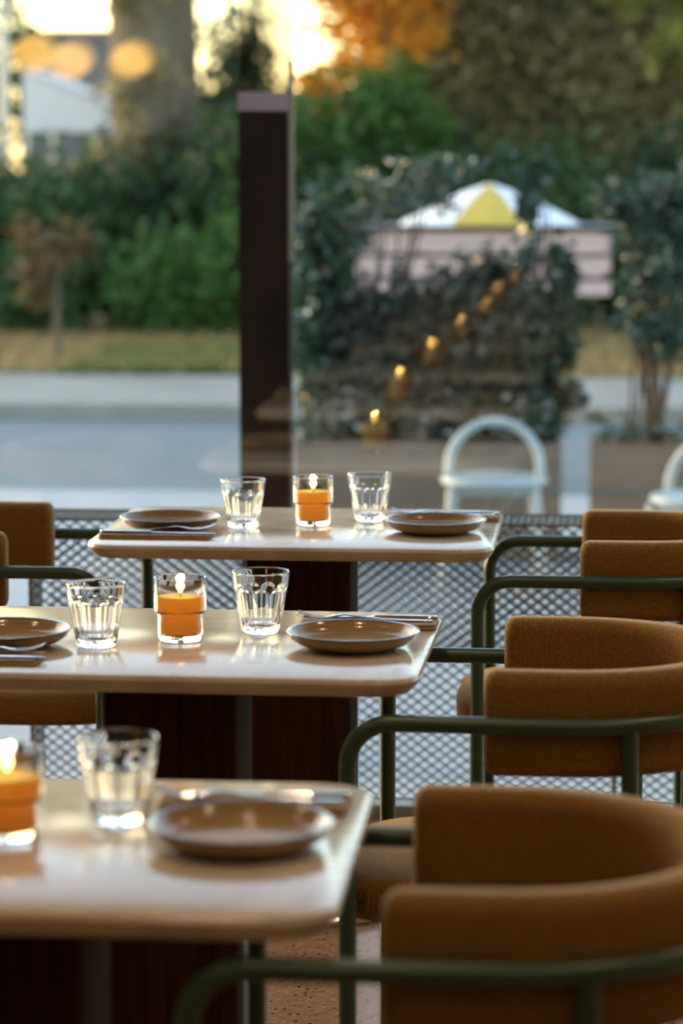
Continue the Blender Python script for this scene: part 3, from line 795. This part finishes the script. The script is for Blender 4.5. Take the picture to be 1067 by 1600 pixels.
plant('green_tree', 'soft green tree beside the brown post beyond the road', 'tree', (-2.55, 27.0, ZG), [(0, 0, 1.5, 0.75, 0.5, 0.8), (0.5, 0, 1.9, 0.6, 0.5, 0.6)], 4200, 0.14, 'bright', 0.05, clump=0.22)
plant('sapling', 'young rusty leaved sapling with a pale thin trunk on the verge', 'tree', (-4.36, 22.4, ZG), [(0, 0, 0.95, 0.30, 0.25, 0.28), (-0.12, 0, 0.75, 0.25, 0.2, 0.22)], 420, 0.10, 'rust', 0.035, clump=0.25, branches=3)

# grass and straw on the verge
def blades(name, label, n, y0, y1, x0, x1, h, mat):
    c = np.stack([rng.uniform(x0, x1, n), rng.uniform(y0, y1, n), np.full(n, ZG + 0.03 + h * 0.42)], 1)
    o = link(name, leaf_mesh(name, c, h, 6.0, up=1.4), L[mat])
    return tag(o, label, 'grass', kind='stuff')
blades('grass', 'short green grass on the verge beyond the footpath', 9000, 21.4, 24.2, -4.2, -1.4, 0.10, 'grass')
blades('straw', 'dry straw coloured grass on the verge before the hedge', 16000, 21.4, 26.5, -9, 3, 0.11, 'straw')

# ------------------------------------------------------------------ buildings, tent, posts
B = {}
B['white'] = flat('tent_canvas', (0.80, 0.80, 0.84), 0.8)
B['lavender'] = flat('grey_render', (0.15, 0.145, 0.155), 0.85)
B['pinktile'] = mottled('pink_roof_tile', (0.30, 0.20, 0.19), (0.38, 0.26, 0.25), 5, 0.85)
B['pink'] = mottled('pink_painted_wood', (0.50, 0.34, 0.31), (0.58, 0.41, 0.37), 4, 0.7)
B['yellow'] = flat('yellow_canvas', (0.62, 0.40, 0.07), 0.8)
B['brown'] = mottled('rusty_brown_steel', (0.014, 0.0075, 0.0048), (0.026, 0.014, 0.009), 6, 0.9, spec=0.1)
B['edge'] = flat('lit_glass_edge', (0.24, 0.22, 0.16), 0.3)  # pale colour stands in for light caught along the glass edge
B['offwhite'] = flat('pale_edge', (0.62, 0.60, 0.54), 0.4)
t = thing('party_tent', 'white canvas tent with a sloping roof behind the hedge', 'tent', (-5.68, 30.0, ZG))
for (x, y) in ((-0.47, 0.05), (0.47, 0.05), (-0.47, 1.5), (0.47, 1.5)):
    MB().tube([(x, y, 0), (x, y, 1.95)], 0.025, 8).build('pole', B['white'], t)
MB().add([(-0.5, 0, 2.60), (0.5, 0, 2.22), (0.5, 1.6, 2.22), (-0.5, 1.6, 2.60), (-0.5, 0, 2.56), (0.5, 0, 2.18), (0.5, 1.6, 2.18), (-0.5, 1.6, 2.56)],
         [(0,1,2,3),(7,6,5,4),(0,4,5,1),(1,5,6,2),(2,6,7,3),(3,7,4,0)]).build('roof_sheet', B['white'], t, smooth=False)
MB().add([(-0.5, 0, 1.93), (0.5, 0, 1.93), (0.5, 0, 2.2), (-0.5, 0, 2.57), (-0.5, 0.02, 1.93), (0.5, 0.02, 1.93), (0.5, 0.02, 2.2), (-0.5, 0.02, 2.57)],
         [(0,1,2,3),(7,6,5,4),(0,4,5,1),(1,5,6,2),(3,2,6,7),(0,3,7,4)]).build('valance', B['white'], t, smooth=False)
t = thing('grey_building', 'plain grey rendered building far behind the white tent', 'building', (-8.85, 50.5, ZG))
MB().box(-1.6, 0.62, 0, 6, 0, 3.75).build('wall', B['lavender'], t, smooth=False)
MB().box(-1.7, 0.72, -0.1, 6.1, 3.75, 3.87).build('roof', B['pinktile'], t, smooth=False)
t = thing('low_house', 'low far house with a dull pink tiled roof', 'building', (-5.3, 42.0, ZG))
MB().box(-2.6, 2.6, 0, 5, 0, 2.15).build('wall', B['lavender'], t, smooth=False)
MB().add([(-2.8, -0.3, 2.1), (2.8, -0.3, 2.1), (2.6, 2.5, 2.62), (-2.6, 2.5, 2.62), (-2.8, 5.3, 2.1), (2.8, 5.3, 2.1)], [(0,1,2,3),(3,2,5,4),(0,3,4),(1,5,2),(0,4,5,1)]).build('roof', B['pinktile'], t, smooth=False)
o = MB().tube([(0, 0, 0), (0, 0, 3.6)], [0.055, 0.045], 12).build('street_pole', B['offwhite']); o.location = (-5.95, 28.0, ZG) ; tag(o, 'thin pale street pole standing by the white tent', 'pole')

# brown screen post just outside
t = thing('screen_post', 'tall dark brown steel post with a glass edge coloured as if lit outside the window', 'post', (-0.960, 8.0, ZG))
MB().box(-0.075, 0.067, 0, 0.10, 0, 1.52 - ZG).build('post_body', B['brown'], t, smooth=False)
MB().box(-0.076, 0.068, -0.002, 0.102, 1.52 - ZG, 1.572 - ZG).build('post_cap', B['pinktile'], t, smooth=False)
MB().box(0.067, 0.081, 0, 0.012, 1.10 - ZG, 1.66 - ZG).build('lit_edge_strip', B['edge'], t, smooth=False)
MB().box(-0.075, 0.075, 0.04, 0.048, 1.572 - ZG, 2.2 - ZG).build('glass_panel', pane_mat('smoked_glass', 0.05, (0.72, 0.70, 0.66)), t, smooth=False)

# market stall: pink boards below a low white and yellow canopy
t = thing('market_stall', 'pink boarded stall under a low white and yellow canopy behind the planters', 'stall', (-0.66, 15.0, ZG - 0.05))
zz = 1.372
for k, (h, x0) in enumerate(((0.118, -0.69), (0.10, -0.74), (0.075, -0.77))):
    MB().box(x0, 0.68, 0, 0.03, zz - h, zz).build('board', B['pink'], t, smooth=False); zz -= h + 0.022
MB().box(-0.70, 0.70, -0.03, 0.75, 1.372, 1.396).build('counter_edge', M['black'], t, smooth=False)
MB().box(-0.67, 0.67, 0.045, 0.70, 1.04, 1.372).build('dark_backing', M['black'], t, smooth=False)  # black backing added so the gaps between the boards show dark
for (lx, ly) in ((-0.62, 0.06), (0.40, 0.06), (-0.62, 0.66), (0.40, 0.66)):
    MB().box(lx - 0.02, lx + 0.02, ly - 0.02, ly + 0.02, 0.0, 1.372).build('leg', M['black'], t, smooth=False)
for k in range(8):
    a0, a1 = 2 * PI * k / 8 + PI / 8 , 2 * PI * (k + 1) / 8 + PI / 8
    rx, ry = 0.49, 0.34
    nn = 4; mb = MB()
    def cp(f, a): 
        zz_ = 1.40 + 0.215 * (1 - f ** 1.25)
        return (0.03 + rx * f * math.cos(a), 0.36 + ry * f * math.sin(a), zz_)
    top_ = []; 
    fs = [0.03, 0.3, 0.6, 0.85, 1.0]
    V = []
    for dz in (0.0, -0.01):
        for f in fs:
            for q in range(4):
                p = cp(f, a0 + (a1 - a0) * q / 3); V.append((p[0], p[1], p[2] + dz))
    Fc = []
    for i in range(4):
        for q in range(3):
            Fc.append((i*4+q, (i+1)*4+q, (i+1)*4+q+1, i*4+q+1)); b_ = 20
            Fc.append((b_+i*4+q+1, b_+(i+1)*4+q+1, b_+(i+1)*4+q, b_+i*4+q))
    for q in range(3): Fc.append((16+q, 36+q, 37+q, 17+q))
    MB().add(V, Fc).build('canopy_panel', B['yellow'] if k in (5,) else B['white'], t)

# planters
def planter(x0, x1, label):
    t = thing('planter', label, 'planter', ((x0 + x1) / 2, 12.0, ZG), 0, 'brown concrete planters')
    w = (x1 - x0) / 2; H = 0.505; D_ = 0.44; th = 0.035
    b = MB()
    b.rings([[(x, y + D_ / 2, z) for x, y in rrect(w - i, D_ / 2 - i, 0.012, 3)] for z, i in ((0.0, 0.0), (H - 0.006, 0.0), (H, 0.005))], close_ends=False)
    b.rings([[(x, y + D_ / 2, z) for x, y in rrect(w - i, D_ / 2 - i, 0.012, 3)] for z, i in ((H, 0.005), (H, th), (H - 0.1, th))], close_ends=False)
    b.build('box', G['planter'], t)
    MB().box(-w + th, w - th, th, D_ - th, 0.1, H - 0.03).build('soil', G['soil'], t, smooth=False)
    return t
planter(-1.32, -0.188, 'long brown concrete planter behind the white arch-backed chair, holding tall shrubs')
planter(-0.061, 1.05, 'brown concrete planter with a small tree, beside the gap to the road')
ZS = ZG + 0.475
def shrub(label, x, y, blobs, n, size, mat, stems=5, clump=0.2, elong=2.4, group='shrubs in the planters', sr=0.010, up=0.35):
    t = thing('planter_shrub', label, 'shrub', (x, y, ZS), 0, group)
    pts = blob_points(blobs, n, clump, 0.6); pts = pts[pts[:, 2] > 0.02]
    link('foliage', leaf_mesh('foliage', pts, size, elong, up=up), L[mat], t)
    for k in range(stems):
        b = blobs[k % len(blobs)]
        e = Vector(b[:3]) + Vector((random.uniform(-.5, .5) * b[3], random.uniform(-.5, .5) * b[4], random.uniform(.1, .7) * b[5]))
        s0 = Vector((random.uniform(-.04, .04), random.uniform(-.03, .03), -0.03))
        m1 = s0.lerp(e, 0.4) + Vector((-0.02, 0, 0.06)); m2 = s0.lerp(e, 0.75) + Vector((0.015, 0, 0.03))
        MB().tube([s0, m1, m2, e], [sr, sr * 0.8, sr * 0.55, sr * 0.2], 8).build('stem', L['stem'], t)
    return t
shrub('dark glossy laurel shrub in the planter beside the brown post', -1.22, 12.22, [(0, 0, 0.78, 0.135, 0.13, 0.36), (-0.02, 0, 0.35, 0.12, 0.12, 0.32), (0.03, 0, 0.5, 0.14, 0.12, 0.3)], 3000, 0.066, 'laurel')
shrub('tall grey leaved shrub in the planter, its sprigs rising above the stall canopy', -0.98, 12.26, [(0.1, 0, 1.08, 0.30, 0.14, 0.13), (0.28, 0, 1.18, 0.18, 0.12, 0.14), (-0.08, 0, 0.98, 0.16, 0.12, 0.16)], 620, 0.062, 'greyolive', 7, 0.16, 3.0)
shrub('dull grey green shrub in the planter behind the candle reflections', -0.86, 12.20, [(0, 0, 0.30, 0.24, 0.15, 0.36), (0.12, 0, 0.50, 0.22, 0.14, 0.24), (-0.16, 0, 0.36, 0.18, 0.14, 0.34)], 4200, 0.060, 'dusk', 6, 0.22, 2.0)
shrub('grey green shrub in the planter behind the white arch-backed chair', -0.52, 12.22, [(0, 0, 0.34, 0.24, 0.15, 0.38), (0.08, 0, 0.58, 0.18, 0.13, 0.24), (-0.1, 0, 0.5, 0.18, 0.13, 0.26)], 4200, 0.062, 'dusk', 6, 0.22, 2.0)
shrub('tall glossy leaved shrub at the planter end beside the gap', -0.30, 12.18, [(0.02, 0, 0.45, 0.15, 0.14, 0.44), (0.0, 0, 1.05, 0.10, 0.1, 0.2), (0.12, 0, 0.65, 0.11, 0.1, 0.18), (0.13, 0, 0.25, 0.10, 0.1, 0.18)], 1500, 0.075, 'laurel', 7, 0.16, 2.6)
shrub('low pale trailing plant in the planter beside the brown post', -1.18, 12.10, [(0, 0, 0.10, 0.14, 0.10, 0.12)], 260, 0.055, 'greyolive', 4, 0.25)
t = shrub('small grey green olive tree with a slim trunk in the planter', 0.225, 12.22, [(0, 0, 0.80, 0.26, 0.2, 0.34), (-0.12, 0, 1.02, 0.17, 0.14, 0.14), (0.14, 0, 0.98, 0.2, 0.15, 0.17), (0.0, 0, 0.50, 0.20, 0.15, 0.16)], 2900, 0.058, 'laurel', 6, 0.16, 3.2, sr=0.015)
shrub('grey leaved bushy crown rising over the olive tree in the planter', 0.14, 12.30, [(0, 0, 1.05, 0.24, 0.12, 0.11), (0.2, 0, 0.98, 0.15, 0.12, 0.14)], 620, 0.06, 'greyolive', 4, 0.16, 3.4, sr=0.008)
shrub('low sprigs growing around the olive tree trunk in the planter', 0.08, 12.14, [(0, 0, 0.07, 0.16, 0.10, 0.10), (0.3, 0, 0.06, 0.14, 0.10, 0.09)], 240, 0.05, 'greyolive', 4, 0.25)

# white arch-backed chairs
def make_white_chair():
    t = thing('garden_chair', '', 'chair', group='white arch-backed garden chairs')
    z = 0.45
    MB().lathe([(0, z - 0.034), (0.19, z - 0.034), (0.207, z - 0.028), (0.214, z - 0.016), (0.209, z - 0.004), (0.19, z), (0, z - 0.004)], 48).build('seat', M['white_metal'], t)
    arch = [(-0.183, 0.02, z - 0.02), (-0.183, 0.02, z + 0.03)] + [(-0.183 * math.cos(PI * k / 20), 0.02 + 0.05 * math.sin(PI * k / 20), z + 0.03 + 0.183 * math.sin(PI * k / 20)) for k in range(1, 20)] + [(0.183, 0.02, z + 0.03), (0.183, 0.02, z - 0.02)]
    MB().tube(arch, 0.0185, 16).build('back_arch', M['white_metal'], t)
    MB().box(-0.15, 0.15, -0.13, 0.13, z - 0.065, z - 0.034).build('apron', M['white_metal'], t, smooth=False)
    for sx in (-1, 1):
        for sy in (-1, 1):
            MB().tube([(sx * 0.158, sy * 0.13, z - 0.036), (sx * 0.20, sy * 0.175, 0.0)], [0.021, 0.017], 12).build('leg', M['white_metal'], t)
    return t
wproto = make_white_chair(); wu = []
place(wproto, wu, (-0.438, 11.3, ZG), 0, 'white garden chair with a full arched back in front of the long planter')
place(wproto, wu, (0.385, 10.75, ZG), R(-35), 'white garden chair standing before the planter with the small olive tree')
